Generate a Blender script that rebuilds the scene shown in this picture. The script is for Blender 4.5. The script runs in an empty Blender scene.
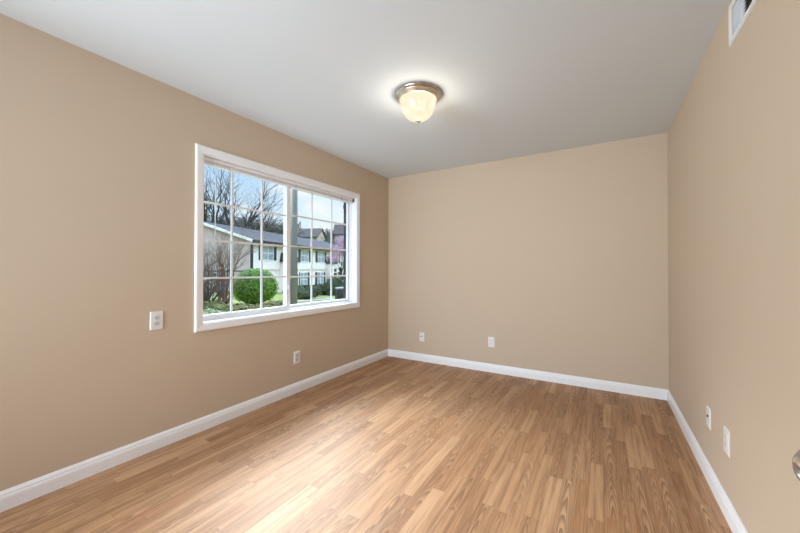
import bpy, math, random
from mathutils import Vector, Matrix, noise as mnoise
PI = math.pi
C = bpy.context.scene.collection
S = bpy.context.scene

# ------------------------------------------------------------------ camera, sky, sun, exposure
F_PX, YAW, PITCH, ROLL, EYE = 336.44, .5419, .0087, .0012, 1.1853
XL, XR, YB, H = -2.5286, .512, 3.8866, 2.44
YN = -1.25                                        # near wall, behind the camera
cam_d = bpy.data.cameras.new('camera'); cam = bpy.data.objects.new('camera', cam_d); C.objects.link(cam)
cam_d.sensor_width = 36; cam_d.lens = F_PX * 36 / 800; cam_d.clip_start = .02; cam_d.clip_end = 600
cam.matrix_world = (Matrix.Translation((0, 0, EYE)) @ Matrix.Rotation(YAW, 4, 'Z')
                    @ Matrix.Rotation(PI / 2 + PITCH, 4, 'X') @ Matrix.Rotation(ROLL, 4, 'Z'))
S.camera = cam
S.view_settings.view_transform = 'Standard'; S.view_settings.look = 'None'
S.view_settings.exposure = 0.17; S.view_settings.gamma = 1; S.view_settings.use_curve_mapping = False
S.cycles.max_bounces = 10; S.cycles.diffuse_bounces = 6; S.cycles.transparent_max_bounces = 16
S.cycles.use_denoising = True; S.cycles.caustics_reflective = False; S.cycles.caustics_refractive = False
S.cycles.sample_clamp_indirect = 6.0

SKY_HIGH = 4.3                                     # bright hazy cloud deck overhead
w = bpy.data.worlds.new('sky'); S.world = w; w.use_nodes = True
nt = w.node_tree; nt.nodes.clear()
def wn(t, **k):
    n = nt.nodes.new(t)
    for a, b in k.items(): setattr(n, a, b)
    return n
tc = wn('ShaderNodeTexCoord'); sp = wn('ShaderNodeSeparateXYZ'); nt.links.new(tc.outputs['Generated'], sp.inputs[0])
r1 = wn('ShaderNodeValToRGB'); nt.links.new(sp.outputs[2], r1.inputs[0])
e = r1.color_ramp.elements
e[0].position = .02; e[0].color = (.86, .91, .93, 1)
e[1].position = .34; e[1].color = (.36, .58, .90, 1)
x = r1.color_ramp.elements.new(.12); x.color = (.68, .84, .97, 1)
mp = wn('ShaderNodeMapping'); mp.inputs['Scale'].default_value = (1, 1, 2.6); nt.links.new(tc.outputs['Generated'], mp.inputs[0])
nz = wn('ShaderNodeTexNoise'); nz.inputs['Scale'].default_value = 5; nz.inputs['Detail'].default_value = 6; nt.links.new(mp.outputs[0], nz.inputs[0])
r2 = wn('ShaderNodeValToRGB'); r2.color_ramp.elements[0].position = .45; r2.color_ramp.elements[1].position = .68
nt.links.new(nz.outputs[0], r2.inputs[0])
mx = wn('ShaderNodeMixRGB'); mx.inputs[2].default_value = (.88, .92, .95, 1)
nt.links.new(r2.outputs[0], mx.inputs[0]); nt.links.new(r1.outputs[0], mx.inputs[1])
mr = wn('ShaderNodeMapRange'); mr.inputs[1].default_value = .34; mr.inputs[2].default_value = .5
mr.inputs[3].default_value = 1.0; mr.inputs[4].default_value = SKY_HIGH
nt.links.new(sp.outputs[2], mr.inputs[0])
bg = wn('ShaderNodeBackground'); nt.links.new(mx.outputs[0], bg.inputs[0]); nt.links.new(mr.outputs[0], bg.inputs[1])
wo = wn('ShaderNodeOutputWorld'); nt.links.new(bg.outputs[0], wo.inputs[0])

def light(name, kind, loc, energy, color=(1, 1, 1), **k):
    d = bpy.data.lights.new(name, kind); d.energy = energy; d.color = color
    for a, b in k.items(): setattr(d, a, b)
    o = bpy.data.objects.new(name, d); C.objects.link(o); o.location = loc; return o
# sun behind thin haze, high over the roofs opposite: a broad soft source that comes in through the window
sun = light('sun', 'SUN', (-8, 3, 8), 2.5, (.97, .98, 1), angle=math.radians(50))
SUN_TO = Vector((.86, -.50, -.66)); sun.rotation_euler = SUN_TO.to_track_quat('-Z', 'Y').to_euler()
# added area light, unseen outside the window, brightening the room and floor glare
WFILL_POS = Vector((-7.8, 5.6, 5.9)); wfill = light('window_fill', 'AREA', WFILL_POS, 2100, (.95, .98, 1), shape='RECTANGLE', size=5.5, size_y=3.4)
wfill.rotation_euler = (Vector((XL, 2.3, 1.4)) - WFILL_POS).to_track_quat('-Z', 'Y').to_euler()
# added fill light before the near wall, unseen, lifting back and right walls
nfill = light('near_fill', 'AREA', (-1.30, YN + .05, 1.30), 98, (.84, .92, 1), shape='RECTANGLE', size=2.6, size_y=2.0, spread=math.radians(118))
nfill.rotation_euler = (PI / 2 + .02, 0, -.27)

# ------------------------------------------------------------------ materials
def mat(name, color, rough=.6, metal=0, bump=None, spec=.5, var=None, emit=None):
    m = bpy.data.materials.new(name); m.use_nodes = True
    t = m.node_tree; p = t.nodes['Principled BSDF']
    p.inputs['Base Color'].default_value = (*color, 1); p.inputs['Roughness'].default_value = rough
    p.inputs['Metallic'].default_value = metal; p.inputs['Specular IOR Level'].default_value = spec
    if var or bump:
        tc = t.nodes.new('ShaderNodeTexCoord')
    if var:        # (scale, other colour, (x,y,z) stretch)
        mpn = t.nodes.new('ShaderNodeMapping'); mpn.inputs['Scale'].default_value = var[2] if len(var) > 2 else (1, 1, 1)
        n = t.nodes.new('ShaderNodeTexNoise'); n.inputs['Scale'].default_value = var[0]; n.inputs['Detail'].default_value = 5
        r = t.nodes.new('ShaderNodeValToRGB'); r.color_ramp.elements[0].position = .35; r.color_ramp.elements[1].position = .65
        r.color_ramp.elements[0].color = (*color, 1); r.color_ramp.elements[1].color = (*var[1], 1)
        t.links.new(tc.outputs['Object'], mpn.inputs[0]); t.links.new(mpn.outputs[0], n.inputs[0])
        t.links.new(n.outputs[0], r.inputs[0]); t.links.new(r.outputs[0], p.inputs['Base Color'])
    if bump:       # (scale, strength, distance)
        n = t.nodes.new('ShaderNodeTexNoise'); n.inputs['Scale'].default_value = bump[0]; n.inputs['Detail'].default_value = 4
        b = t.nodes.new('ShaderNodeBump'); b.inputs['Strength'].default_value = bump[1]; b.inputs['Distance'].default_value = bump[2]
        t.links.new(tc.outputs['Object'], n.inputs[0]); t.links.new(n.outputs[0], b.inputs['Height']); t.links.new(b.outputs[0], p.inputs['Normal'])
    return m
M = {}
M['wall'] = mat('beige_wall_paint', (.585, .482, .372), .75, bump=(90, .12, .002), spec=.3, var=(1.2, (.595, .490, .380)))
M['ceiling'] = mat('ceiling_paint', (.67, .735, .78), .9, bump=(60, .1, .002), spec=.2, var=(1.5, (.68, .745, .79)))
M['trim'] = mat('white_trim_paint', (.88, .91, .95), .35, spec=.4, var=(8, (.89, .92, .95)))
M['vinyl'] = mat('white_window_vinyl', (.82, .85, .88), .4, var=(8, (.84, .86, .89)))
M['plate'] = mat('white_plate_plastic', (.80, .80, .80), .35, var=(20, (.82, .82, .81)))
M['socket'] = mat('socket_grey_plastic', (.60, .63, .67), .4, var=(30, (.64, .67, .70)))
M['slot'] = mat('dark_slot', (.03, .03, .035), .6, var=(30, (.04, .04, .045)))
M['blind'] = mat('blind_white_aluminium', (.84, .86, .87), .3, var=(10, (.87, .88, .89)))
M['bracket'] = mat('dark_bracket_metal', (.06, .07, .08), .4, .5, var=(30, (.10, .11, .12)))
M['greysash'] = mat('weathered_green_grey_sash', (.105, .11, .105), .7, var=(6, (.13, .15, .135), (1, 1, .2)))
M['reveal_shade'] = mat('black_reveal_shade', (.012, .013, .014), .5, var=(12, (.02, .02, .02)))  # black put in as the shade of the outer window reveal
M['nickel'] = mat('brushed_nickel', (.62, .60, .56), .28, 1, var=(20, (.50, .44, .37)))
M['nickel2'] = mat('warm_nickel_band', (.74, .64, .54), .34, 1, var=(20, (.68, .58, .48)))
M['chrome'] = mat('polished_chrome', (.60, .63, .68), .12, 1, var=(20, (.55, .58, .63)))
M['vent'] = mat('vent_white_enamel', (.74, .79, .81), .4, var=(20, (.77, .81, .83)))
M['fin'] = mat('vent_grey_fin', (.50, .54, .60), .45, var=(20, (.54, .58, .63)))
M['duct'] = mat('vent_dark_duct', (.05, .05, .055), .7, var=(14, (.09, .085, .09)))
M['door'] = mat('white_door_paint', (.78, .79, .80), .45, var=(8, (.80, .81, .82)))
# outdoors
def clap(name, c, pitch=.12, rough=.7):
    """clapboard: a shallow saw-tooth bump that repeats up the wall"""
    m = mat(name, c, rough); t = m.node_tree; p = t.nodes['Principled BSDF']
    tc = t.nodes.new('ShaderNodeTexCoord'); s = t.nodes.new('ShaderNodeSeparateXYZ'); t.links.new(tc.outputs['Object'], s.inputs[0])
    d = t.nodes.new('ShaderNodeMath'); d.operation = 'DIVIDE'; d.inputs[1].default_value = pitch; t.links.new(s.outputs[2], d.inputs[0])
    f = t.nodes.new('ShaderNodeMath'); f.operation = 'FRACT'; t.links.new(d.outputs[0], f.inputs[0])
    b = t.nodes.new('ShaderNodeBump'); b.invert = True; b.inputs['Distance'].default_value = .02; b.inputs['Strength'].default_value = .6
    t.links.new(f.outputs[0], b.inputs['Height']); t.links.new(b.outputs[0], p.inputs['Normal'])
    return m
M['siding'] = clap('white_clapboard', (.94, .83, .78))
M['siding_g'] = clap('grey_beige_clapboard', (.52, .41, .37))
M['siding_t'] = clap('tan_clapboard', (.60, .50, .40))
M['shingle'] = mat('slate_blue_shingle', (.020, .028, .036), .9, bump=(8, .5, .03), var=(.5, (.046, .038, .037), (.35, 1, 3)))
M['shingle_b'] = mat('brown_shingle', (.060, .046, .042), .9, bump=(8, .5, .03), var=(3, (.10, .078, .072)))
M['gutter'] = mat('black_gutter', (.012, .013, .015), .5, var=(5, (.02, .02, .022)))
M['fascia'] = mat('white_fascia', (.85, .84, .82), .5, var=(5, (.80, .79, .77)))
M['shutter'] = mat('dark_green_shutter', (.016, .026, .026), .5, var=(5, (.025, .035, .034)))
M['pane'] = mat('house_window_pane', (.24, .28, .33), .12, var=(1.2, (.42, .46, .50)))
M['grass'] = mat('spring_lawn', (.24, .30, .03), .9, bump=(30, .6, .05), var=(.30, (.13, .115, .06)))
M['bark'] = mat('grey_bark', (.040, .036, .032), .9, bump=(14, .6, .03), var=(3, (.075, .068, .06), (1, 1, .3)))
M['bark_r'] = mat('cinnamon_bark', (.16, .075, .040), .85, bump=(20, .4, .02), var=(3, (.24, .15, .10), (1, 1, .3)))
M['twig'] = mat('brown_twig', (.13, .095, .072), .9, var=(3, (.21, .165, .13)))
M['bark_d'] = mat('dark_wet_bark', (.016, .012, .014), .9, var=(3, (.03, .024, .026), (1, 1, .3)))
M['blossom'] = mat('pink_blossom', (.50, .27, .40), .8, var=(9, (.66, .46, .56)))
M['leaf'] = mat('glossy_green_leaf', (.055, .16, .004), .5, var=(5, (.17, .36, .008)))
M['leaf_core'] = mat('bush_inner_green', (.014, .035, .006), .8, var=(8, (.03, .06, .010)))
M['ivy'] = mat('olive_ivy', (.06, .058, .012), .8, var=(4, (.17, .15, .035)))
M['variegated'] = mat('pale_variegated_leaf', (.10, .13, .06), .8, var=(10, (.24, .28, .16)))
M['hedge'] = mat('dark_hedge', (.022, .036, .012), .8, var=(1.6, (.075, .085, .028)))
M['hill'] = mat('hill_tree_foliage', (.05, .062, .045), .9, var=(.5, (.11, .115, .085)))
M['hill_b'] = mat('hill_tree_hazed_crown', (.10, .085, .075), .9, var=(.5, (.17, .15, .135)))  # paler grey-brown: distance haze put into the crown colour
M['ac'] = mat('dark_condenser_metal', (.022, .026, .032), .45, .3, var=(6, (.035, .04, .048)))
M['ac_top'] = mat('grey_condenser_top', (.12, .13, .14), .5, var=(6, (.30, .32, .34)))
M['rock'] = mat('grey_stone', (.20, .20, .20), .9, bump=(9, .6, .03), var=(4, (.34, .33, .32)))
M['rail'] = mat('dark_fence_rail', (.03, .028, .03), .7, var=(5, (.045, .04, .04)))

# clear pane: architectural glass, sees through and mirrors a little at grazing angles
g = bpy.data.materials.new('clear_window_glass'); g.use_nodes = True; M['glass'] = g
t = g.node_tree; t.nodes.clear()
tr = t.nodes.new('ShaderNodeBsdfTransparent'); tr.inputs[0].default_value = (.97, .985, .98, 1)
gl = t.nodes.new('ShaderNodeBsdfGlossy'); gl.inputs['Roughness'].default_value = .02; gl.inputs[0].default_value = (.8, .8, .8, 1)
lw = t.nodes.new('ShaderNodeLayerWeight'); lw.inputs[0].default_value = .5
pw = t.nodes.new('ShaderNodeMath'); pw.operation = 'POWER'; pw.inputs[1].default_value = 5; t.links.new(lw.outputs['Facing'], pw.inputs[0])
fr = t.nodes.new('ShaderNodeMath'); fr.operation = 'MULTIPLY_ADD'; fr.inputs[1].default_value = .5; fr.inputs[2].default_value = .015; t.links.new(pw.outputs[0], fr.inputs[0])
ms = t.nodes.new('ShaderNodeMixShader'); ou = t.nodes.new('ShaderNodeOutputMaterial')
t.links.new(fr.outputs[0], ms.inputs[0]); t.links.new(tr.outputs[0], ms.inputs[1]); t.links.new(gl.outputs[0], ms.inputs[2]); t.links.new(ms.outputs[0], ou.inputs[0])

# alabaster lamp glass: lit from inside, lets the bulb's light through
BOWL = 1.02
g = bpy.data.materials.new('lit_alabaster_glass'); g.use_nodes = True; M['bowl'] = g
t = g.node_tree; t.nodes.clear()
tc = t.nodes.new('ShaderNodeTexCoord'); n = t.nodes.new('ShaderNodeTexNoise'); n.inputs['Scale'].default_value = 9; n.inputs['Detail'].default_value = 3; n.inputs['Distortion'].default_value = 1.6
t.links.new(tc.outputs['Object'], n.inputs[0])
r = t.nodes.new('ShaderNodeValToRGB'); r.color_ramp.elements[0].position = .35; r.color_ramp.elements[1].position = .65
r.color_ramp.elements[0].color = (.98, .79, .54, 1); r.color_ramp.elements[1].color = (1, .90, .70, 1); t.links.new(n.outputs[0], r.inputs[0])
em = t.nodes.new('ShaderNodeEmission'); em.inputs[1].default_value = BOWL; t.links.new(r.outputs[0], em.inputs[0])
tp = t.nodes.new('ShaderNodeBsdfTransparent'); tp.inputs[0].default_value = (1, .95, .85, 1)
ms = t.nodes.new('ShaderNodeMixShader'); ms.inputs[0].default_value = .06
t.links.new(em.outputs[0], ms.inputs[1]); t.links.new(tp.outputs[0], ms.inputs[2])
gl = t.nodes.new('ShaderNodeBsdfGlossy'); gl.inputs['Roughness'].default_value = .15
m2 = t.nodes.new('ShaderNodeMixShader'); m2.inputs[0].default_value = .05; t.links.new(ms.outputs[0], m2.inputs[1]); t.links.new(gl.outputs[0], m2.inputs[2])
ou = t.nodes.new('ShaderNodeOutputMaterial'); t.links.new(m2.outputs[0], ou.inputs[0])

# oak strip floor: strips run along y
STRIP = .066
def floor_material():
    m = bpy.data.materials.new('oak_strip_floor'); m.use_nodes = True; t = m.node_tree; p = t.nodes['Principled BSDF']; L = t.links.new
    def nd(ty, *ins, **k):
        n = t.nodes.new(ty)
        for a, b in k.items(): setattr(n, a, b)
        for i, v in enumerate(ins):
            if v is None: continue
            if hasattr(v, 'default_value') or hasattr(v, 'links'): L(v, n.inputs[i])
            else: n.inputs[i].default_value = v
        return n
    def ma(op, a, b=None, c=None): return nd('ShaderNodeMath', a, b, c, operation=op).outputs[0]
    tc = nd('ShaderNodeTexCoord'); s = nd('ShaderNodeSeparateXYZ', tc.outputs['Object'])
    X = ma('DIVIDE', s.outputs[0], STRIP); row = ma('FLOOR', X); fx = ma('FRACT', X)
    w1 = nd('ShaderNodeTexWhiteNoise', noise_dimensions='1D'); L(row, w1.inputs['W'])
    w2 = nd('ShaderNodeTexWhiteNoise', noise_dimensions='1D'); L(ma('ADD', row, 57.3), w2.inputs['W'])
    ln = ma('MULTIPLY_ADD', w2.outputs[0], .30, .42)
    Y = ma('DIVIDE', ma('MULTIPLY_ADD', w1.outputs[0], 5.0, s.outputs[1]), ln); col = ma('FLOOR', Y); fy = ma('FRACT', Y)
    cell = nd('ShaderNodeCombineXYZ', row, col, 0.0)
    wc = nd('ShaderNodeTexWhiteNoise', cell.outputs[0], noise_dimensions='3D')
    rs = nd('ShaderNodeSeparateXYZ', wc.outputs['Color'])
    ra, rb, rc = rs.outputs[0], rs.outputs[1], rs.outputs[2]
    # fine straight grain
    def gv(kx, ky):
        return nd('ShaderNodeCombineXYZ', ma('MULTIPLY_ADD', ra, 31.0, ma('MULTIPLY', s.outputs[0], kx)),
                  ma('MULTIPLY_ADD', rb, 17.0, ma('MULTIPLY', s.outputs[1], ky)), 0.0).outputs[0]
    fine = nd('ShaderNodeTexNoise', gv(170, 5)); fine.inputs['Scale'].default_value = 1; fine.inputs['Detail'].default_value = 3
    med = nd('ShaderNodeTexNoise', gv(45, 1.6)); med.inputs['Scale'].default_value = 1; med.inputs['Detail'].default_value = 3
    # cathedral arches: contour lines of a low noise stretched along the strip
    low = nd('ShaderNodeTexNoise', gv(19, 2.0)); low.inputs['Scale'].default_value = 1; low.inputs['Detail'].default_value = 1.5; low.inputs['Roughness'].default_value = .55
    cx = ma('SUBTRACT', fx, ma('MULTIPLY_ADD', rb, .7, .15))
    arch = ma('ADD', ma('MULTIPLY', ma('MULTIPLY', cx, cx), 15.0), ma('MULTIPLY', s.outputs[1], 9.0))
    ct = ma('FRACT', ma('MULTIPLY_ADD', low.outputs[0], 4.5, arch))
    line = nd('ShaderNodeMapRange', ct, .30, .80, 0.0, 1.0).outputs[0]
    line = ma('MULTIPLY', line, nd('ShaderNodeMapRange', rc, .45, .80, .10, 1.0).outputs[0])
    line = ma('MULTIPLY', line, nd('ShaderNodeMapRange', fine.outputs[0], .3, .6, .4, 1.0).outputs[0])
    # strip tone
    ramp = nd('ShaderNodeValToRGB', ra); cr = ramp.color_ramp; cr.interpolation = 'LINEAR'
    cr.elements[0].position = 0; cr.elements[0].color = (.375, .185, .085, 1)
    cr.elements[1].position = 1; cr.elements[1].color = (.560, .335, .185, 1)
    q = cr.elements.new(.35); q.color = (.440, .238, .118, 1)
    q = cr.elements.new(.75); q.color = (.495, .280, .146, 1)
    def mixc(f, a, b, mode='MIX'):
        n = nd('ShaderNodeMixRGB', blend_type=mode)
        for i, v in ((0, f), (1, a), (2, b)):
            if isinstance(v, (int, float, tuple)): n.inputs[i].default_value = v
            else: L(v, n.inputs[i])
        return n.outputs[0]
    c = ramp.outputs[0]
    c = mixc(ma('MULTIPLY', line, .85), c, (.135, .058, .023, 1))
    c = mixc(nd('ShaderNodeMapRange', med.outputs[0], .45, .65, 0.0, .65).outputs[0], c, (.210, .098, .042, 1))
    c = mixc(nd('ShaderNodeMapRange', fine.outputs[0], .48, .72, 0.0, .50).outputs[0], c, (.62, .41, .24, 1))
    # joints
    jx = nd('ShaderNodeMapRange', ma('MINIMUM', fx, ma('SUBTRACT', 1.0, fx)), .0, .022, 1.0, 0.0).outputs[0]
    jy = nd('ShaderNodeMapRange', ma('MINIMUM', fy, ma('SUBTRACT', 1.0, fy)), .0, .003, 1.0, 0.0).outputs[0]
    j = ma('MAXIMUM', jx, jy)
    c = mixc(ma('MULTIPLY', j, .45), c, (.10, .045, .018, 1))
    L(c, p.inputs['Base Color'])
    L(ma('MULTIPLY_ADD', fine.outputs[0], .10, FLOOR_ROUGH), p.inputs['Roughness'])
    p.inputs['Specular IOR Level'].default_value = .5
    hgt = ma('MULTIPLY_ADD', j, -1.0, ma('MULTIPLY', fine.outputs[0], .25))
    b = nd('ShaderNodeBump'); b.inputs['Strength'].default_value = .25; b.inputs['Distance'].default_value = .0006; L(hgt, b.inputs['Height']); L(b.outputs[0], p.inputs['Normal'])
    return m
FLOOR_ROUGH = .50
M['floor'] = floor_material()

# ------------------------------------------------------------------ mesh helpers
class MB:
    def __init__(s): s.v = []; s.f = []; s.sm = []
    def add(s, vs, fs, smooth=False, mtx=None):
        o = len(s.v)
        s.v += [tuple(mtx @ Vector(q)) for q in vs] if mtx is not None else [tuple(q) for q in vs]
        s.f += [tuple(i + o for i in f) for f in fs]; s.sm += [smooth] * len(fs)
    def box(s, a, b, mtx=None):
        x0, y0, z0 = a; x1, y1, z1 = b
        s.add([(x0, y0, z0), (x1, y0, z0), (x1, y1, z0), (x0, y1, z0), (x0, y0, z1), (x1, y0, z1), (x1, y1, z1), (x0, y1, z1)],
              [(0, 3, 2, 1), (4, 5, 6, 7), (0, 1, 5, 4), (1, 2, 6, 5), (2, 3, 7, 6), (3, 0, 4, 7)], False, mtx)
    def lathe(s, prof, n=40, mtx=None, smooth=True):
        vs = []; fs = []
        for (r, z) in prof:
            for i in range(n):
                a = 2 * PI * i / n; vs.append((r * math.cos(a), r * math.sin(a), z))
        for k in range(len(prof) - 1):
            for i in range(n):
                j = (i + 1) % n; fs.append((k * n + i, k * n + j, (k + 1) * n + j, (k + 1) * n + i))
        if prof[0][0] > 1e-6: fs.append(tuple(reversed(range(n))))
        if prof[-1][0] > 1e-6: fs.append(tuple((len(prof) - 1) * n + i for i in range(n)))
        s.add(vs, fs, smooth, mtx)
    def tube(s, pts, rads, n=6, smooth=True):
        vs = []; fs = []
        for k, (p, r) in enumerate(zip(pts, rads)):
            p = Vector(p); d = (Vector(pts[min(k + 1, len(pts) - 1)]) - Vector(pts[max(k - 1, 0)])).normalized()
            u = d.orthogonal().normalized() if abs(d.z) > .99 else d.cross(Vector((0, 0, 1))).normalized(); v = d.cross(u)
            for i in range(n):
                a = 2 * PI * i / n; vs.append(p + r * (math.cos(a) * u + math.sin(a) * v))
        for k in range(len(pts) - 1):
            for i in range(n):
                j = (i + 1) % n; fs.append((k * n + i, k * n + j, (k + 1) * n + j, (k + 1) * n + i))
        fs.append(tuple(reversed(range(n)))); fs.append(tuple((len(pts) - 1) * n + i for i in range(n)))
        s.add(vs, fs, smooth)
    def extrude(s, poly, a, b):
        """poly: points (u, z); a, b: maps (u, z) -> 3D at each end"""
        n = len(poly)
        s.add([a(*q) for q in poly] + [b(*q) for q in poly],
              [(i, (i + 1) % n, n + (i + 1) % n, n + i) for i in range(n)] + [tuple(reversed(range(n))), tuple(range(n, 2 * n))])
    def build(s, name, m, parent=None, bevel=0, loc=None):
        me = bpy.data.meshes.new(name); me.from_pydata(s.v, [], s.f); me.update()
        me.polygons.foreach_set('use_smooth', s.sm)
        me.materials.append(m if not isinstance(m, str) else M[m])
        import bmesh
        bm = bmesh.new(); bm.from_mesh(me); bmesh.ops.recalc_face_normals(bm, faces=bm.faces); bm.to_mesh(me); bm.free()
        o = bpy.data.objects.new(name, me); C.objects.link(o)
        if loc: o.location = loc
        if parent: o.parent = parent
        if bevel:
            b = o.modifiers.new('bevel', 'BEVEL'); b.width = bevel; b.segments = 2; b.limit_method = 'ANGLE'
        return o
def tag(o, label=None, cat=None, group=None, kind=None):
    for k, v in (('label', label), ('category', cat), ('group', group), ('kind', kind)):
        if v: o[k] = v
    return o
def empty(name, loc=(0, 0, 0), rz=0.0):
    o = bpy.data.objects.new(name, None); C.objects.link(o); o.location = loc; o.rotation_euler = (0, 0, rz)
    o.empty_display_size = .1; return o
def copy_tree(o, parent=None):
    c = o.copy(); C.objects.link(c); c.parent = parent
    for ch in o.children: copy_tree(ch, c)
    return c
def one(name, fn, m, parent=None, bevel=0, **k):
    b = MB(); fn(b, **k); return b.build(name, m, parent, bevel)

# ------------------------------------------------------------------ room shell
WT = .16                                          # outer wall thickness
WY0, WY1, WZ0, WZ1 = 1.375, 3.180, .785, 2.040    # window opening in the left wall
b = MB(); b.box((XL - WT, YN - .12, -.12), (XR + .12, YB + .12, 0)); tag(b.build('floor', 'floor'), kind='structure')
b = MB(); b.box((XL - WT, YN - .12, H), (XR + .12, YB + .12, H + .12)); tag(b.build('ceiling', 'ceiling'), kind='structure')
b = MB()
for q in (((XL - WT, YN - .12, 0), (XL, WY0, H)), ((XL - WT, WY1, 0), (XL, YB + .12, H)),
          ((XL - WT, WY0, 0), (XL, WY1, WZ0)), ((XL - WT, WY0, WZ1), (XL, WY1, H))): b.box(*q)
tag(b.build('wall_left', 'wall'), kind='structure')
b = MB(); b.box((XL, YB, 0), (XR + .12, YB + .12, H)); tag(b.build('wall_back', 'wall'), kind='structure')
b = MB(); b.box((XL, YN - .12, 0), (XR + .12, YN, H)); tag(b.build('wall_near', 'wall'), kind='structure')
# right wall: the duct opening of the vent is cut high up, the doorway lies behind the camera
VY0, VY1, VZ0, VZ1 = 1.745, 2.090, 2.243, 2.378
DY0, DY1, DH = -.98, -.10, 2.03
b = MB()
for q in (((XR, DY1, 0), (XR + .12, YB, VZ0)), ((XR, DY1, VZ1), (XR + .12, YB, H)), ((XR, DY1, VZ0), (XR + .12, VY0, VZ1)),
          ((XR, VY1, VZ0), (XR + .12, YB, VZ1)), ((XR, YN, 0), (XR + .12, DY0, H)), ((XR, DY0, DH), (XR + .12, DY1, H))): b.box(*q)
tag(b.build('wall_right', 'wall'), kind='structure')
b = MB(); b.box((XR + .12, DY0 - .1, -.12), (XR + .17, DY1 + .1, DH + .1)); tag(b.build('wall_hallway', 'wall'), kind='structure')

BB = [(0, 0), (.015, 0), (.015, .060), (.0135, .068), (.011, .074), (.0105, .082), (.007, .088), (.004, .0955), (0, .0958)]
def baseboard(name, a, c): tag(one(name, lambda b: b.extrude(BB, a, c), 'trim'), kind='structure')
baseboard('baseboard_left', lambda u, z: (XL + u, YN, z), lambda u, z: (XL + u, YB - u, z))
baseboard('baseboard_back', lambda u, z: (XL + u, YB - u, z), lambda u, z: (XR - u, YB - u, z))
baseboard('baseboard_right', lambda u, z: (XR - u, YB - u, z), lambda u, z: (XR - u, DY1 + .06, z))
baseboard('baseboard_near', lambda u, z: (XL + u, YN + u, z), lambda u, z: (XR, YN + u, z))

# ------------------------------------------------------------------ window
win = tag(empty('window_1', (0, 0, 0)), 'white two-panel sliding window with grids in the left wall', 'window', kind='structure')
# mitred casing, eased profile
CW = .057
def casing(b):
    prof = [(0, 0), (0, .011), (.006, .014), (.030, .0165), (.046, .0175), (.054, .015), (CW, .010), (CW, 0)]   # (outward from opening, proud of wall)
    n = len(prof); vs = []; cs = [(WY0, WZ0, -1, -1), (WY1, WZ0, 1, -1), (WY1, WZ1, 1, 1), (WY0, WZ1, -1, 1)]
    for (y, z, sy, sz) in cs: vs += [(XL + h, y + sy * u, z + sz * u) for (u, h) in prof]
    fs = []
    for k in range(4):
        l = (k + 1) % 4
        for i in range(n): fs.append((k * n + i, k * n + (i + 1) % n, l * n + (i + 1) % n, l * n + i))
    b.add(vs, fs)
one('casing', casing, 'trim', win)
def frame_ring(b, x0, x1, y0, y1, z0, z1, w, wb=None, wt=None):
    wb = w if wb is None else wb; wt = w if wt is None else wt
    b.box((x0, y0, z0), (x1, y1, z0 + wb)); b.box((x0, y0, z1 - wt), (x1, y1, z1))
    b.box((x0, y0, z0 + wb), (x1, y0 + w, z1 - wt)); b.box((x0, y1 - w, z0 + wb), (x1, y1, z1 - wt))
one('jamb_liner', lambda b: frame_ring(b, XL - .060, XL, WY0, WY1, WZ0, WZ1, .006), 'trim', win)
one('window_frame', lambda b: frame_ring(b, XL - .135, XL - .060, WY0, WY1, WZ0, WZ1, .012, .022), 'vinyl', win, .002)
YM = 2.232                                        # meeting stiles
GX1, GX2 = XL - .078, XL - .108
def sash(name, x, y0, y1, st_l, st_r):
    z0, z1 = WZ0 + .020, WZ1 - .024
    o = one(name, lambda b: (b.box((x - .013, y0, z0), (x + .013, y1, z0 + .030)), b.box((x - .014, y0, z1 - .030), (x + .014, y1, z1)),
                             b.box((x - .014, y0, z0 + .030), (x + .014, y0 + st_l, z1 - .030)), b.box((x - .014, y1 - st_r, z0 + .030), (x + .014, y1, z1 - .030))), 'vinyl', win, .002)
    one('glass', lambda b: b.box((x - .002, y0 + st_l - .004, z0 + .026), (x + .002, y1 - st_r + .004, z1 - .026)), 'glass', o)
    return o, z0 + .030, z1 - .030
sl, za, zb = sash('sash', GX1, WY0 + .012, YM + .015, .030, .045)
one('muntin_grid', lambda b: [b.box((GX1 - .006, y - .0075, za), (GX1 + .006, y + .0075, zb)) for y in (1.652, 1.935)] +
    [b.box((GX1 - .0055, WY0 + .04, z - .0075), (GX1 + .0055, YM - .012, z + .0075)) for z in (1.700, 1.408, 1.115)], 'vinyl', sl)
sr, za, zb = sash('sash', GX2, YM - .025, WY1 - .012, .040, .030)
one('muntin_grid', lambda b: [b.box((GX2 - .006, y - .0075, za), (GX2 + .006, y + .0075, zb)) for y in (2.565, 2.868)] +
    [b.box((GX2 - .0055, YM + .02, z - .0075), (GX2 + .0055, WY1 - .05, z + .0075)) for z in (1.720, 1.415, 1.110)], 'vinyl', sr)
tag(one('sash_latch', lambda b: (b.box((GX1 + .014, YM - .018, .985), (GX1 + .030, YM + .002, 1.045)), b.box((GX1 + .03, YM - .012, 1.0), (GX1 + .036, YM - .006, 1.03))), 'socket', sl, .002), 'small grey latch')
tag(one('reveal_shade_strip', lambda b: (b.box((XL - .158, WY1 - .044, WZ0), (XL - .137, WY1, WZ1)), b.box((XL - .159, WY1 - .052, 1.92), (XL - .140, WY1 - .044, 1.96))), 'reveal_shade', win, .001), 'black strip put in for the shaded outer reveal')  # added dark strip stands in for shade on the outer reveal

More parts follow.
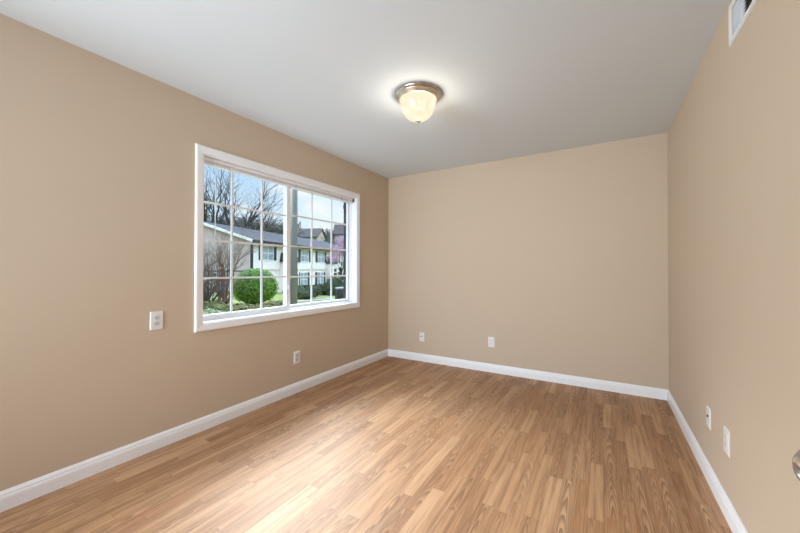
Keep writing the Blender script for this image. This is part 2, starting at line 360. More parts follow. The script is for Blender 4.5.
# raised blind under the head of the window
bl = tag(empty('window_blind', (XL - .04, (WY0 + WY1) / 2, WZ1 - .01)), 'white horizontal blind pulled all the way up at the top of the window', 'blind')
def Lp(o, name, fn, m, bevel=0):                  # part of a thing whose Empty is only moved, built in world coordinates
    c = one(name, fn, m, None, bevel); c.parent = o; c.location = -Vector(o.location) if abs(o.rotation_euler.z) < 1e-9 else (0, 0, 0); return c
by0, by1 = WY0 + .012, WY1 - .030
Lp(bl, 'head_rail', lambda b: (b.box((XL - .058, by0, WZ1 - .034), (XL - .026, by1, WZ1 - .0085))), 'blind', .002)
Lp(bl, 'slat_stack', lambda b: [b.box((XL - .055, by0 + .004, WZ1 - .0355 - .0021 * (i + 1)), (XL - .029, by1 - .004, WZ1 - .0355 - .0021 * i - .0008)) for i in range(7)], 'blind')
Lp(bl, 'bottom_rail', lambda b: b.box((XL - .056, by0 + .002, WZ1 - .062), (XL - .028, by1 - .002, WZ1 - .051)), 'blind', .002)
tag(Lp(bl, 'end_bracket', lambda b: b.box((XL - .062, by1 - .006, WZ1 - .046), (XL - .020, by1 + .021, WZ1 - .010)), 'bracket', .002), 'dark end bracket')
Lp(bl, 'end_bracket', lambda b: b.box((XL - .060, by0 - .003, WZ1 - .038), (XL - .022, by0 + .004, WZ1 - .0085)), 'blind', .002)
Lp(bl, 'tilt_wand', lambda b: b.tube([(XL - .022, 1.478, 2.005), (XL - .020, 1.479, 1.98), (XL - .022, 1.4815, 1.405)], [.002, .0032, .0032], 6), 'blind')
for yy in (1.60, 2.28, 2.95):
    Lp(bl, 'cord_tab', lambda b: b.box((XL - .028, yy - .006, WZ1 - .066), (XL - .0265, yy + .006, WZ1 - .030)), 'socket')

# ------------------------------------------------------------------ wall plates
def plate_basis(side, y, z):
    if side == 'L': return Matrix.Translation((XL, y, z)) @ Matrix(((0, 0, 1, 0), (1, 0, 0, 0), (0, 1, 0, 0), (0, 0, 0, 1)))
    if side == 'R': return Matrix.Translation((XR, y, z)) @ Matrix(((0, 0, -1, 0), (-1, 0, 0, 0), (0, 1, 0, 0), (0, 0, 0, 1)))
    return Matrix.Translation((y, YB, z)) @ Matrix(((1, 0, 0, 0), (0, 0, -1, 0), (0, 1, 0, 0), (0, 0, 0, 1)))
def pillow_plate(b, w, h, d=.006, e=.005):
    vs = [(-w / 2, -h / 2, 0), (w / 2, -h / 2, 0), (w / 2, h / 2, 0), (-w / 2, h / 2, 0), (-w / 2, -h / 2, d * .4), (w / 2, -h / 2, d * .4), (w / 2, h / 2, d * .4), (-w / 2, h / 2, d * .4),
          (-w / 2 + e, -h / 2 + e, d), (w / 2 - e, -h / 2 + e, d), (w / 2 - e, h / 2 - e, d), (-w / 2 + e, h / 2 - e, d)]
    b.add(vs, [(0, 3, 2, 1), (0, 1, 5, 4), (1, 2, 6, 5), (2, 3, 7, 6), (3, 0, 4, 7), (4, 5, 9, 8), (5, 6, 10, 9), (6, 7, 11, 10), (7, 4, 8, 11), (8, 9, 10, 11)])
def outlet(side, y, z, label, w=.074, h=.118, face='socket'):
    o = tag(empty('wall_outlet'), label, 'outlet', 'electrical wall plates'); o.matrix_world = plate_basis(side, y, z)
    one('cover_plate', pillow_plate, 'plate', o, w=w, h=h)
    for s in (1, -1):
        def rec(b):
            pr = [];
            for i in range(24):
                a = 2 * PI * i / 24; x = .0172 * math.cos(a); yy = max(-.0135, min(.0135, .0172 * math.sin(a))); pr.append((x, yy + s * .0195))
            b.extrude(pr, lambda u, v: (u, v, .004), lambda u, v: (u, v, .0075))
        r = one('receptacle', rec, face, o)
        one('slot', lambda b: (b.box((-.0075, s * .0195 + .000, .0074), (-.0050, s * .0195 + .009, .0078)), b.box((.0050, s * .0195 + .001, .0074), (.0072, s * .0195 + .008, .0078)),
                               b.lathe([(.0026, .0074), (.0026, .0078)], 10, Matrix.Translation((0, s * .0195 - .006, 0)))), 'slot', r)
    one('screw', lambda b: b.lathe([(.003, .005), (.003, .0068), (.0015, .0074), (0, .0074)], 12), 'socket', o)
    return o
def jack(side, y, z, label, w=.070, h=.115):
    o = tag(empty('wall_jack'), label, 'wall jack', 'small jack plates'); o.matrix_world = plate_basis(side, y, z)
    one('cover_plate', pillow_plate, 'plate', o, w=w, h=h)
    tag(one('port', lambda b: (b.box((-.0080, .001, .005), (.0080, .015, .0072)), b.lathe([(.0045, .007), (.0045, .011), (.002, .011), (0, .011)], 12, Matrix.Translation((0, .008, 0)))), 'slot', o), 'dark port')
    for s in (1, -1): one('screw', lambda b: b.lathe([(.003, .005), (.003, .0066), (0, .0070)], 12, Matrix.Translation((0, s * .042, 0))), 'socket', o)
    return o
outlet('L', 1.0785, .8455, 'white outlet plate with a grey receptacle, left of the window at sill height', .077, .122)
outlet('L', 2.273, .336, 'small white outlet plate on the left wall below the window')
jack('B', -2.006, .312, 'small white jack plate, low on the back wall near its left corner', .068, .112)
outlet('B', -1.104, .347, 'white outlet plate low on the back wall, right of the small jack plate', face='plate')
jack('R', 2.530, .352, 'narrow white jack plate with a dark port low on the right wall', .070, .115)
outlet('R', 2.206, .360, 'white outlet plate low on the right wall, nearer than the jack plate', .078, .122, face='plate')

# ------------------------------------------------------------------ vent register high on the right wall
vn = tag(empty('air_vent', (XR, (VY0 + VY1) / 2, (VZ0 + VZ1) / 2)), 'white metal air vent with grey louvers high on the right wall', 'air vent')
def vent_frame(b):
    e = .026
    prof = [(0, .0), (0, .004), (.007, .008), (.022, .008), (e, .003), (e, 0)]
    n = len(prof); vs = []
    for (y, z, sy, sz) in ((VY0, VZ0, -1, -1), (VY1, VZ0, 1, -1), (VY1, VZ1, 1, 1), (VY0, VZ1, -1, 1)): vs += [(XR - h, y + sy * u, z + sz * u) for (u, h) in prof]
    fs = [(k * n + i, k * n + (i + 1) % n, ((k + 1) % 4) * n + (i + 1) % n, ((k + 1) % 4) * n + i) for k in range(4) for i in range(n)]
    b.add(vs, fs)
Lp(vn, 'face_frame', vent_frame, 'vent')
DV = (1.955,)
Lp(vn, 'divider', lambda b: [b.box((XR - .006, y - .004, VZ0), (XR + .02, y + .004, VZ1)) for y in DV], 'vent')
def vfins(b, ya, yb, n, lean):
    for i in range(n):
        y = ya + (yb - ya) * (i + .5) / n
        m = Matrix.Translation((XR + .010, y, 0)) @ Matrix.Rotation(lean, 4, 'Z')
        b.box((-.013, -.0006, VZ0), (.013, .0006, VZ1), m)
tag(Lp(vn, 'louver_bank', lambda b: vfins(b, DV[0] + .004, VY1, 11, math.radians(-48)), 'fin'), 'light grey upright louvers')
tag(Lp(vn, 'louver_bank', lambda b: [b.box((-.012, VY0, -.0006), (.012, DV[0] - .004, .0006), Matrix.Translation((XR + .012, 0, VZ0 + (VZ1 - VZ0) * (i + .5) / 10)) @ Matrix.Rotation(math.radians(-35), 4, 'Y')) for i in range(10)], 'duct'), 'flat louvers coloured dark like the shaded gaps')  # dark colour stands in for shade in the gaps between louvers
tag(Lp(vn, 'duct_back', lambda b: (b.box((XR + .075, VY0, VZ0), (XR + .08, VY1, VZ1))), 'duct'), 'dark duct')

# ------------------------------------------------------------------ ceiling light
LX, LY = -1.130, 2.126
lt = tag(empty('ceiling_light', (LX, LY, H)), 'flush ceiling lamp with nickel ring and glowing alabaster glass bowl', 'ceiling light')
one('base_ring', lambda b: b.lathe([(.160, 0), (.168, -.003), (.169, -.009), (.163, -.015), (.156, -.018), (.154, -.020)], 64), 'nickel', lt)
tag(one('stepped_band', lambda b: b.lathe([(.155, -.018), (.153, -.024), (.149, -.026), (.147, -.032), (.143, -.034), (.141, -.041), (.136, -.044), (.132, -.044), (.131, -.022)], 64), 'nickel2', lt), 'warm bronze-toned stepped band')
bp = []
for i in range(19):
    a = i / 18 * PI / 2; bp.append((.1285 * math.cos(a) ** .74 if i < 18 else .0, -.040 - .146 * math.sin(a) ** 1.10))
tag(one('glass_bowl', lambda b: b.lathe([(.1265, -.038)] + bp, 64), 'bowl', lt), 'frosted alabaster glass bowl lit from within')
lt.children[-1]
fn = one('finial', lambda b: b.lathe([(.0, -.186), (.016, -.189), (.019, -.193), (.014, -.196), (.006, -.198), (.005, -.202), (.009, -.205), (.009, -.209), (.005, -.212), (0, -.213)], 24), 'nickel2', lt)
bulb = light('bulb', 'POINT', (0, 0, -.128), 80, (1, .95, .88), shadow_soft_size=.05); bulb.parent = lt

# ------------------------------------------------------------------ open door standing against the right wall, only its knob reaches into the frame
dr = tag(empty('door_1', (XR - .030, DY1 + .06, 0), math.radians(10.75)), 'white open door folded back along the right wall', 'door', kind='structure')
DW = .86
def leaf(b):
    b.box((-.0175, 0, .012), (.0175, DW, DH - .01))
one('door_leaf', leaf, 'door', dr, .002)
def panels(b):
    for (y0, y1) in ((.11, .39), (.47, .75)):
        for (z0, z1) in ((.22, .82), (.98, 1.55), (1.66, 1.90)):
            frame_ring(b, -.0215, -.0175, y0, y1, z0, z1, .012)
one('panel_moulding', panels, 'door', dr)
kn = Matrix.Translation((-.0175, DW - .060, .892)) @ Matrix.Rotation(-PI / 2, 4, 'Y')
knob = one('door_knob', lambda b: b.lathe([(.034, 0), (.034, .004), (.029, .009), (.014, .011), (.0115, .016), (.0115, .032), (.018, .038), (.0265, .044), (.0290, .052), (.0275, .060), (.021, .066), (.016, .068), (.0145, .066), (0, .0655)], 40, kn), 'chrome', dr)
tag(knob, 'polished chrome door knob')
kn2 = Matrix.Translation((.0175, DW - .060, .892)) @ Matrix.Rotation(PI / 2, 4, 'Y')
one('door_knob', lambda b: b.lathe([(.034, 0), (.034, .004), (.029, .009), (.0115, .012), (.0115, .026), (.024, .034), (.028, .042), (.024, .052), (0, .056)], 32, kn2), 'chrome', dr)
for z in (.25, 1.02, 1.80): one('hinge', lambda b: b.lathe([(.006, z - .045), (.006, z + .045)], 12, Matrix.Translation((0, -.006, 0))), 'chrome', dr)
b = MB()
for (y0, y1) in ((DY0 - .058, DY0 + .004), (DY1 - .004, DY1 + .052)): b.box((XR - .014, y0, 0), (XR, y1, DH + .055))
b.box((XR - .014, DY0 + .004, DH - .004), (XR, DY1 - .004, DH + .055)); tag(b.build('trim_1', 'trim', bevel=.002), kind='structure')

# ================================================================== OUTDOORS
CY, SY = math.cos(YAW), math.sin(YAW)
def wp(X, D, z=0.0): return Vector((X * CY - D * SY, X * SY + D * CY, z))     # metres to the right of / ahead of the window view
def terr_xd(X, D):
    if D < 12: z = -.34
    elif D < 38: z = -.34 + (-1.42 + .34) * (D - 12) / 26
    elif D < 62: z = -1.42
    else: z = -1.42 + min(1, (D - 62) / 110) ** 1.1 * 15
    return z
def terr(p): return terr_xd(p.x * CY + p.y * SY, -p.x * SY + p.y * CY)
def ground():
    b = MB(); vs = []; n = 0; rows = [1, 4, 8, 12, 16, 20, 25, 30, 34, 38, 45, 54, 62, 75, 90, 110, 130, 150, 172, 210, 260]
    cols = list(range(-260, 61, 10))
    for D in rows:
        for X in cols:
            p = wp(X, D, terr_xd(X, D) + .04 * mnoise.noise(Vector((X * .3, D * .3, 0)))); vs.append(p)
    nc = len(cols); fs = []
    for i in range(len(rows) - 1):
        for j in range(nc - 1):
            q = (i * nc + j, i * nc + j + 1, (i + 1) * nc + j + 1, (i + 1) * nc + j)
            if all(vs[k].x < XL - WT - .02 or not (YN - 6 < vs[k].y < YB + 6) for k in q): fs.append(q)
    b.add(vs, fs, True); return b
tag(ground().build('lawn', 'grass'), kind='structure')

# ---- townhouse row
CX, CD, GZ = -14.5, 32.5, -1.45
FA = math.atan2(.2756, .9613)                      # facade heads this far right of straight ahead
th = tag(empty('townhouse', wp(CX, CD, GZ), YAW + PI / 2 - FA), 'long two-storey white townhouse with slate-blue roof and dark shutters seen through the window', 'house')
TL, TDp, EV, RG = 25.0, 12.2, 5.50, 7.40
def tw(b):
    poly = [(0, -.3), (TDp, -.3), (TDp, EV), (TDp / 2, RG), (0, EV)]
    b.extrude(poly, lambda u, z: (.06, u, z), lambda u, z: (TL, u, z))
one('wall', tw, 'siding', th)
tag(one('gable_wall', lambda b: b.extrude([(0, -.3), (TDp, -.3), (TDp, EV - .02), (TDp / 2, RG - .02), (0, EV - .02)], lambda u, z: (0, u, z), lambda u, z: (.06, u, z)), 'siding_g', th), 'end wall with shade put into its grey siding')  # white house: greyer siding puts the gable end's shade into colour
one('upper_band', lambda b: b.box((-.02, -.14, 2.62), (TL, 0, EV)), 'siding', th)
def troof(b):
    k = (RG - EV) / (TDp / 2)
    for s in (0, 1):
        f = (lambda y: y) if s == 0 else (lambda y: TDp - y)
        y0, y1 = -.55, TDp / 2
        for (xa, xb) in ((-.35, TL + .35),):
            vs = [(xa, f(y0), EV + y0 * k + .02), (xb, f(y0), EV + y0 * k + .02), (xb, f(y1), RG + .02), (xa, f(y1), RG + .02)]
            vs += [(x_, y_, z_ + .14) for (x_, y_, z_) in vs]
            b.add(vs, [(0, 3, 2, 1), (4, 5, 6, 7), (0, 1, 5, 4), (1, 2, 6, 5), (2, 3, 7, 6), (3, 0, 4, 7)])
one('roof', troof, 'shingle', th)
def rake(b):
    k = (RG - EV) / (TDp / 2)
    for s in (0, 1):
        f = (lambda y: y) if s == 0 else (lambda y: TDp - y)
        b.extrude([(-.6, EV - .6 * k - .08), (TDp / 2, RG - .08), (TDp / 2, RG + .19), (-.6, EV - .6 * k + .16)], lambda u, z: (-.42, f(u), z), lambda u, z: (-.35, f(u), z))
one('rake_board', rake, 'fascia', th)
tag(one('gutter', lambda b: b.box((-.4, -.72, EV - .36), (TL + .35, -.52, EV - .10)), 'gutter', th), 'black gutter')
tag(one('downspout', lambda b: (b.box((-.12, -.30, 0), (.10, -.12, EV - .3)),), 'gutter', th), 'black downspout')
def hwin(s, w, z0, z1, sh=.42, split=1, y=-.14):
    o = one('house_window', lambda b: frame_ring(b, s - w / 2, s + w / 2, 0, 0, z0, z1, 0) if False else (
        b.box((s - w / 2 - .08, y - .06, z0 - .08), (s - w / 2, y + .02, z1 + .08)), b.box((s + w / 2, y - .06, z0 - .08), (s + w / 2 + .08, y + .02, z1 + .08)),
        b.box((s - w / 2, y - .06, z0 - .10), (s + w / 2, y + .02, z0)), b.box((s - w / 2, y - .06, z1), (s + w / 2, y + .02, z1 + .10)),
        b.box((s - .04, y - .05, z0), (s + .04, y + .02, z1)), b.box((s - w / 2, y - .045, (z0 + z1) / 2 - .03), (s + w / 2, y + .02, (z0 + z1) / 2 + .03))), 'fascia', th)
    one('pane', lambda b: b.box((s - w / 2, y - .02, z0), (s + w / 2, y - .005, z1)), 'pane', o)
    if sh:
        for q in (-1, 1):
            x0 = s + q * (w / 2 + .08 + sh / 2)
            one('shutter', lambda b: (b.box((x0 - sh / 2, y - .05, z0 - .05), (x0 + sh / 2, y, z1 + .05)), [b.box((x0 - sh / 2 + .05, y - .062, z0 + .02 + i * (z1 - z0) / 12), (x0 + sh / 2 - .05, y - .045, z0 + .02 + (i + .55) * (z1 - z0) / 12)) for i in range(12)]), 'shutter', o)
for s in (2.45, 9.4, 13.4, 17.7, 21.9): hwin(s, 1.65, 3.62, 4.98, .48)
for s in (9.4, 13.5, 17.9, 22.0): hwin(s, 1.5, .55, 2.20, .50, y=-.0)
hwin(1.9, 1.4, .75, 2.10, 0, y=0)
def porch(s, w=1.5, d=1.5):
    p = one('porch', lambda b: (b.box((s - w / 2, -d, 0), (s + w / 2, .0, 3.45)),), 'siding', th)
    def hood(b):
        z0, z1 = 3.42, 4.45
        vs = [(s - w / 2 - .15, -d - .15, z0), (s + w / 2 + .15, -d - .15, z0), (s + w / 2 + .15, -.1, z0), (s - w / 2 - .15, -.1, z0),
              (s - w / 2 + .12, -d + .35, z1), (s + w / 2 - .12, -d + .35, z1), (s + w / 2 - .12, -.1, z1), (s - w / 2 + .12, -.1, z1)]
        b.add(vs, [(0, 3, 2, 1), (4, 5, 6, 7), (0, 1, 5, 4), (1, 2, 6, 5), (2, 3, 7, 6), (3, 0, 4, 7)])
    tag(one('porch_roof', hood, 'shingle', p), 'dark porch hood')
    tag(one('doorway', lambda b: (b.box((s - .32, -d - .03, .1), (s + .55, -d + .01, 2.15)), b.box((s - .2, -d - .05, 2.3), (s + .45, -d, 2.75))), 'shutter', p), 'dark doorway')
porch(5.3); porch(15.6, 1.3, 1.1)

# ---- houses on the rise behind
def hill_house(X, D, w, d, h, rh, ang, z, label, wallm='siding_t'):
    o = tag(empty('house', wp(X, D, z), YAW + ang), label, 'house', 'houses on the hillside')
    one('wall', lambda b: b.extrude([(0, -4), (d, -4), (d, h), (d / 2, h + rh), (0, h)], lambda u, zz: (-w / 2, u, zz), lambda u, zz: (w / 2, u, zz)), wallm, o)
    def rf(b):
        k = rh / (d / 2)
        for f in ((lambda y: y), (lambda y: d - y)):
            vs = [(-w / 2 - .5, f(-.7), h - .7 * k), (w / 2 + .5, f(-.7), h - .7 * k), (w / 2 + .5, f(d / 2), h + rh), (-w / 2 - .5, f(d / 2), h + rh)]
            vs += [(a, b_, c + .25) for a, b_, c in vs]
            b.add(vs, [(0, 3, 2, 1), (4, 5, 6, 7), (0, 1, 5, 4), (1, 2, 6, 5), (2, 3, 7, 6), (3, 0, 4, 7)])
    tag(one('roof', rf, 'shingle_b', o), 'brown shingle roof')
    for s in (-w * .3, 0, w * .3):
        f = one('house_window', lambda b: b.box((s - .75, -.08, h - 2.1), (s + .75, .02, h - .7)), 'fascia', o)
        one('pane', lambda b: b.box((s - .6, -.12, h - 1.95), (s + .6, -.07, h - .85)), 'pane', f)
    return o
def hz(D, px_above): return EYE + (px_above) / 336.4 * D      # height that stands so many pixels over the eye line at distance D
hill_house(-33.5, 116, 10, 9, 4.0, 3.0, -.10, hz(116, 33) - 4.0, 'tan house with a brown roof on the hillside, behind the right-hand window panel')
hill_house(-18.2, 112, 7, 8, 3.6, 3.2, .12, hz(112, 36) - 3.6, 'grey house with a brown roof on the hillside at the right edge of the window', 'siding_g')

# ---- trees without leaves
def bare_tree(b, base, height, r0, seed, spread=.55, levels=5, trunks=1, lean=(0, 0), tw=None, kids=(3, 4), twist=.18):
    R = random.Random(seed)
    def grow(p, d, L, r, lv, tgt):
        n = 4; pts = [p]; rads = [r]; q = p.copy(); dd = d.copy()
        for i in range(n):
            dd = (dd + Vector((R.uniform(-1, 1), R.uniform(-1, 1), R.uniform(-.4, .7))) * twist).normalized()
            q = q + dd * L / n; pts.append(q.copy()); rads.append(r * (1 - .45 * (i + 1) / n))
        tgt.tube(pts, rads, 6 if lv > 3 else (4 if lv > 1 else 3))
        if lv <= 1: return
        for i in range(R.randint(*kids)):
            k = R.randint(1, n); u = dd.orthogonal().normalized(); u.rotate(Matrix.Rotation(R.uniform(0, 2 * PI), 3, dd))
            nd = (dd + u * R.uniform(.5, 1.2) * spread * 1.4 + Vector((0, 0, .12))).normalized()
            grow(pts[k], nd, L * R.uniform(.55, .78), rads[k] * R.uniform(.5, .7), lv - 1, (tw if tw is not None and lv <= 3 else tgt))
    for i in range(trunks):
        a = 2 * PI * i / trunks + R.uniform(-.4, .4); s = (.0 if trunks == 1 else .22)
        d = Vector((lean[0] + s * math.cos(a) + R.uniform(-.08, .08), lean[1] + s * math.sin(a) + R.uniform(-.08, .08), 1)).normalized()
        grow(Vector(base) + Vector((math.cos(a), math.sin(a), 0)) * (r0 * (0 if trunks == 1 else 1.1)), d, height * .42, r0, levels, b)
def px2(px, D): return (px - 400) / 336.4 * D
def tree(name, px, D, h, r0, seed, label, group, mats=('bark', 'twig'), z=None, cat='tree', **k):
    X = px2(px, D); p = wp(X, D, terr_xd(X, D) - .1 if z is None else z)
    o = tag(empty(name, p), label, cat, group)
    a, c = MB(), MB(); bare_tree(a, (0, 0, 0), h, r0, seed, tw=c, **k)
    a.build('trunk', mats[0], o)
    if c.v: c.build('twigs', mats[1], o)
    return o
GB = 'bare trees behind the townhouse'
BT = dict(mats=('bark', 'bark'), z=-1.4, kids=(3, 4), twist=.13)
tree('bare_tree', 210, 50, 20, .42, 11, 'bare tree at the left edge of the window, its limbs crossing the gable peak', GB, lean=(-.35, .1), trunks=2, **BT)
tree('bare_tree', 226, 49, 22, .48, 5, 'largest bare tree, fanning out of several trunks behind the gable', GB, lean=(.0, 0), trunks=4, **BT)
tree('bare_tree', 240, 52, 19, .36, 8, 'bare tree leaning right over the roof, left of the second muntin of the window', GB, lean=(.42, .25), trunks=2, **BT)
tree('bare_tree', 262, 66, 14, .20, 33, 'thin bare tree over the slate-blue roof right of the second muntin', GB, mats=('twig', 'twig'), lean=(.1, .1), kids=(3, 4), z=-1.0)
tree('bare_tree', 277, 70, 12, .18, 37, 'small bare tree over the roof just left of the meeting stile of the window', GB, mats=('twig', 'twig'), kids=(3, 4), z=-1.0)

# crape myrtle in front of the gable wall
tree('crape_myrtle', 225, 12.6, 3.6, .050, 4, 'leafless crape myrtle with cinnamon-coloured stems in front of the grey gable wall', None, mats=('bark_r', 'twig'), trunks=6, kids=(3, 5), spread=.46, twist=.14, cat='shrub')
tree('bare_shrub', 208, 12.0, 2.9, .075, 9, 'dark bare shrub with stout stems at the left edge of the window', None, mats=('bark', 'twig'), trunks=4, kids=(3, 4), spread=.5, cat='shrub')

# leafy bodies: a bumpy core wrapped in leaves
def leaf_cloud(b, R, rx, ry, rz, n, size, c=(0, 0, 0), bump=.10, seed=0, shell=(.92, 1.06)):
    for _ in range(n):
        v = Vector((R.gauss(0, 1), R.gauss(0, 1), R.gauss(0, 1))).normalized()
        if v.z < -.75: v.z = -v.z
        k = R.uniform(*shell) * (1 + bump * mnoise.noise(v * 3.1 + Vector((seed, 0, 0))))
        p = Vector((v.x * rx * k + c[0], v.y * ry * k + c[1], v.z * rz * k + c[2]))
        nrm = (v + Vector((R.uniform(-1, 1), R.uniform(-1, 1), R.uniform(-1, 1))) * .7).normalized()
        u = nrm.orthogonal().normalized(); u.rotate(Matrix.Rotation(R.uniform(0, 6.28), 3, nrm)); w_ = nrm.cross(u); s = size * R.uniform(.6, 1.3)
        b.add([p - u * s, p - w_ * s * .5, p + u * s, p + w_ * s * .5], [(0, 1, 2, 3)])
def core(b, rx, ry, rz, c=(0, 0, 0), k=.93, bump=.10, seed=0, n=20):
    vs = []; fs = []
    for i in range(n + 1):
        th_ = PI * i / n
        for j in range(2 * n):
            a = PI * j / n; v = Vector((math.sin(th_) * math.cos(a), math.sin(th_) * math.sin(a), math.cos(th_)))
            q = k * (1 + bump * mnoise.noise(v * 3.1 + Vector((seed, 0, 0)))); vs.append((v.x * rx * q + c[0], v.y * ry * q + c[1], v.z * rz * q + c[2]))
    for i in range(n):
        for j in range(2 * n): j2 = (j + 1) % (2 * n); fs.append((i * 2 * n + j, i * 2 * n + j2, (i + 1) * 2 * n + j2, (i + 1) * 2 * n + j))
    b.add(vs, fs, True)
def shrub(name, px, D, rx, ry, rz, label, group, m='hedge', corem='leaf_core', n=900, size=.06, zc=.75, seed=1, bump=.10, cat='shrub', z=None, X=None):
    X = px2(px, D) if X is None else X; zg = terr_xd(X, D) if z is None else z
    o = tag(empty(name, wp(X, D, zg), YAW), label, cat, group); R = random.Random(seed)
    c = (0, 0, rz * zc); a = MB(); leaf_cloud(a, R, rx, ry, rz, n, size, c, bump, seed); a.build('foliage', m, o)
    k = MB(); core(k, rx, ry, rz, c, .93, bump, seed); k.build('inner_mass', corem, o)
    return o
shrub('round_bush', 255.3, 14.2, .88, .86, .77, 'big round clipped bright green bush in front of the townhouse', None, 'leaf', n=9500, size=.03, zc=.76, seed=3, bump=.07, z=-.16, cat='bush')
# low ivy and ground shrubs under the window view
Rg = random.Random(77)
low = [(208, 10.0, 'variegated', 'pale green low shrub at the lower left corner of the window', .55, .22), (224, 11.0, 'ivy', 'low olive shrub below the crape myrtle stems', .60, .26), (213, 11.6, 'ivy', 'low olive shrub at the foot of the dark bare shrub', .55, .30),
       (240, 11.2, 'ivy', 'low olive shrub left of the foot of the round bush', .60, .24), (262, 11.4, 'ivy', 'low olive shrub in front of the round bush', .62, .22), (277, 12.0, 'ivy', 'low olive shrub just left of the meeting stile, below the lawn', .60, .26),
       (251, 10.6, 'hedge', 'dark low shrub in front of the round bush, nearest the glass', .5, .16)]
for i, (px, D, m, lb, rx, rz) in enumerate(low):
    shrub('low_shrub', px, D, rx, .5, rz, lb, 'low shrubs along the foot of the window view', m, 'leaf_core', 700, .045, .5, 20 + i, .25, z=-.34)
# hedges before the facade (right-hand panel)
hd = [(298, 25.5, 1.1, .50, 'dark olive shrub right of the grey-green stile in front of the townhouse'), (306, 26.5, 1.1, .52, 'dark olive shrub left of the middle muntin of the right panel'),
      (313, 29, 1.2, .52, 'dark shrub behind the middle muntin of the right panel'), (320, 31, 1.2, .58, 'dark shrub just right of the middle muntin of the right panel'),
      (328, 30, 1.1, .60, 'dark shrub at the last muntin of the right panel'), (335, 29, 1.0, .95, 'tall dark shrub behind the air conditioner'), (301, 22, .9, .45, 'low brownish shrub nearest the grey-green stile')]
for i, (px, D, rx, rz, lb) in enumerate(hd):
    shrub('hedge_shrub', px, D, rx, .8, rz, lb, 'shrubs in front of the townhouse', 'hedge', 'leaf_core', 800, .09, .6, 40 + i, .22)
# redbud in blossom
rb = tree('redbud_tree', 345.5, 31, 6.8, .15, 15, 'redbud tree in pink blossom at the right edge of the window', None, mats=('bark_d', 'bark_d'), lean=(-.38, -.1), kids=(3, 4))
R_ = random.Random(6); a = MB()
for (cx, cz, r_) in ((-.6, 3.9, .85), (.1, 4.5, .9), (-1.1, 3.3, .6), (.6, 3.6, .9), (-.3, 5.1, .5), (.3, 3.0, .6), (-.5, 4.5, .7)):
    q = wp(cx, 0); leaf_cloud(a, R_, r_ * 1.3, r_ * 1.3, r_ * .9, 620, .05, (q.x, q.y, cz), .3, 2, shell=(.3, 1.05))
a.build('blossom', 'blossom', rb)
# hillside trees
lab = []
Rh = random.Random(9)
spots = []
for i in range(44):
    px = 196 + (368 - 196) * (i + .5) / 44 + Rh.uniform(-1, 1); D = Rh.choice((96, 104, 124, 138, 150))
    spots.append((px, D))
for i, (px, D) in enumerate(spots):
    X = px2(px, D); zt = hz(D, (46 if px < 290 else 41) + Rh.uniform(-5, 6)); zg = terr_xd(X, D)
    if D < 110 and px > 290: zt = hz(D, 28 + Rh.uniform(-4, 3))
    hgt = max(3.5, zt - zg); rr = Rh.uniform(3.2, 4.6)
    brown = Rh.random() < (.6 if px < 290 else .35)
    o = tag(empty('hillside_tree', wp(X, D, zg), 0), 'hazy grey-brown bare tree crown in the wooded hillside beyond the roofs' if brown else 'dark green tree in the wooded hillside beyond the roofs', 'tree', 'hillside trees, ' + ('grey-brown' if brown else 'dark green'))
    a = MB(); leaf_cloud(a, Rh, rr, rr, hgt * .44, 1700, .30, (0, 0, hgt * .60), .5, i, shell=(.35, 1.1)); a.build('crown', 'hill_b' if brown else 'hill', o)
    a = MB(); a.tube([(0, 0, 0), (.1, 0, hgt * .5), (0, .1, hgt * .85)], [.28, .2, .06], 6); a.build('trunk', 'bark', o)

# air conditioner by the hedge
acX = px2(343, 18.3); ac = tag(empty('air_conditioner', wp(acX, 18.3, terr_xd(acX, 18.3)), YAW + .3), 'dark outdoor air conditioner with a grey top near the right edge of the window', 'air conditioner')
tag(one('cabinet', lambda b: (b.box((-.42, -.42, .08), (.42, .42, .86)), [b.box((-.44, -.44, .14 + i * .075), (.44, .44, .165 + i * .075)) for i in range(9)], [b.box((sx * .42 - .03, sy * .42 - .03, .05), (sx * .42 + .03, sy * .42 + .03, .9)) for sx in (-1, 1) for sy in (-1, 1)]), 'ac', ac), 'dark ribbed cabinet')
tag(one('top_cover', lambda b: (b.box((-.45, -.45, .86), (.45, .45, .93)), b.lathe([(.36, .93), (.34, .96), (.05, .98), (0, .98)], 24)), 'ac_top', ac), 'grey top with fan grille')
one('pad', lambda b: b.box((-.55, -.55, -.1), (.55, .55, .08)), 'rock', ac)
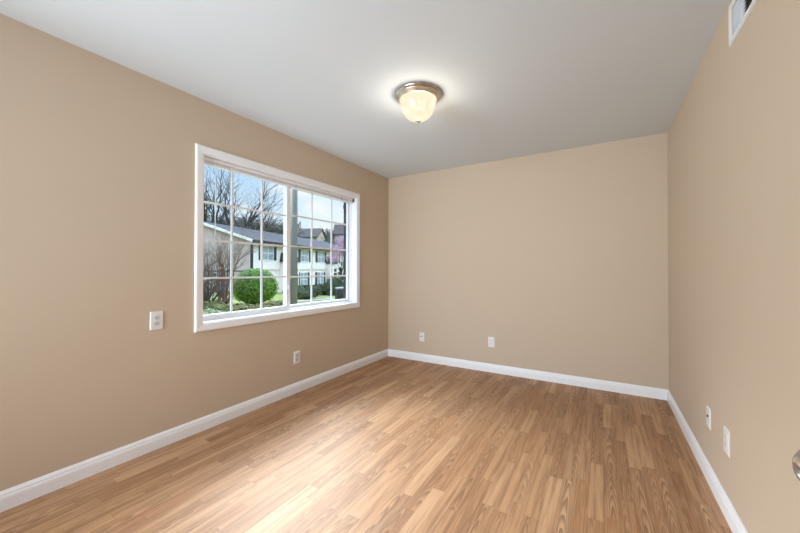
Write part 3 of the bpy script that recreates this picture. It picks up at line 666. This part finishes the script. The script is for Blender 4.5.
# stones edging
for i, (px, D, r_) in enumerate(((333, 17.4, .20), (336.5, 17.0, .20), (329, 17.6, .18), (341, 16.4, .20), (325, 18, .16), (345, 16.2, .22), (331, 16.2, .2))):
    X = px2(px, D); o = MB(); core(o, r_ * 1.25, r_, r_ * .7, (0, 0, 0), 1, .5, i, 8)
    q = o.build('edging_stone', 'rock', None, 0, wp(X, D, terr_xd(X, D) + r_ * .2)); tag(q, 'grey edging stone on the ground below the air conditioner', 'stone', 'edging stones')
# fence with a dark rail before the gable wall
fx0, fx1, fD = px2(198, 24), px2(246, 24), 24
fc = tag(empty('rail_fence', wp(fx0, fD, terr_xd(fx0, fD)), YAW), 'dark rail fence crossing in front of the grey gable wall', 'fence')
ac.scale = (.85, .85, .85)
zr = hz(24, -1.5) - terr_xd(fx0, fD)
one('rail', lambda b: (b.box((0, -.03, zr - .07), (fx1 - fx0, .03, zr + .02)), b.box((0, -.03, .35), (fx1 - fx0, .03, .42))), 'rail', fc)
for i in range(3): one('fence_post', lambda b: b.box(((fx1 - fx0) * i / 2 - .05, -.05, -.1), ((fx1 - fx0) * i / 2 + .05, .05, zr + .08)), 'rail', fc)

# weathered pole standing between the window and the lawn
pX = px2(293.8, 9.0); tag(one('utility_pole', lambda b: (b.tube([(0, 0, -.3), (0, 0, 3), (0, 0, 7.5)], [.098, .094, .088], 12), b.lathe([(.089, 7.5), (.05, 7.54), (0, 7.55)], 12)), 'greysash'), 'weathered grey-green pole standing right behind the meeting stile of the window', 'pole').location = wp(pX, 9.0, -.34)

M['paving'] = mat('grey_concrete_path', (.30, .30, .29), .9, bump=(12, .3, .02), var=(3, (.38, .37, .35)))
b = MB(); pts = [(px2(282, 17.5), 17.5), (px2(300, 18.5), 18.5), (px2(320, 20.5), 20.5), (px2(352, 24.5), 24.5)]
for (X0, D0), (X1, D1) in zip(pts, pts[1:]):
    q = [wp(X0, D0 - .6, terr_xd(X0, D0 - .6) + .05), wp(X1, D1 - .6, terr_xd(X1, D1 - .6) + .05), wp(X1, D1 + .6, terr_xd(X1, D1 + .6) + .05), wp(X0, D0 + .6, terr_xd(X0, D0 + .6) + .05)]
    b.add(q + [v - Vector((0, 0, .12)) for v in q], [(0, 1, 2, 3), (7, 6, 5, 4), (0, 4, 5, 1), (1, 5, 6, 2), (2, 6, 7, 3), (3, 7, 4, 0)])
tag(b.build('path', 'paving'), kind='structure')
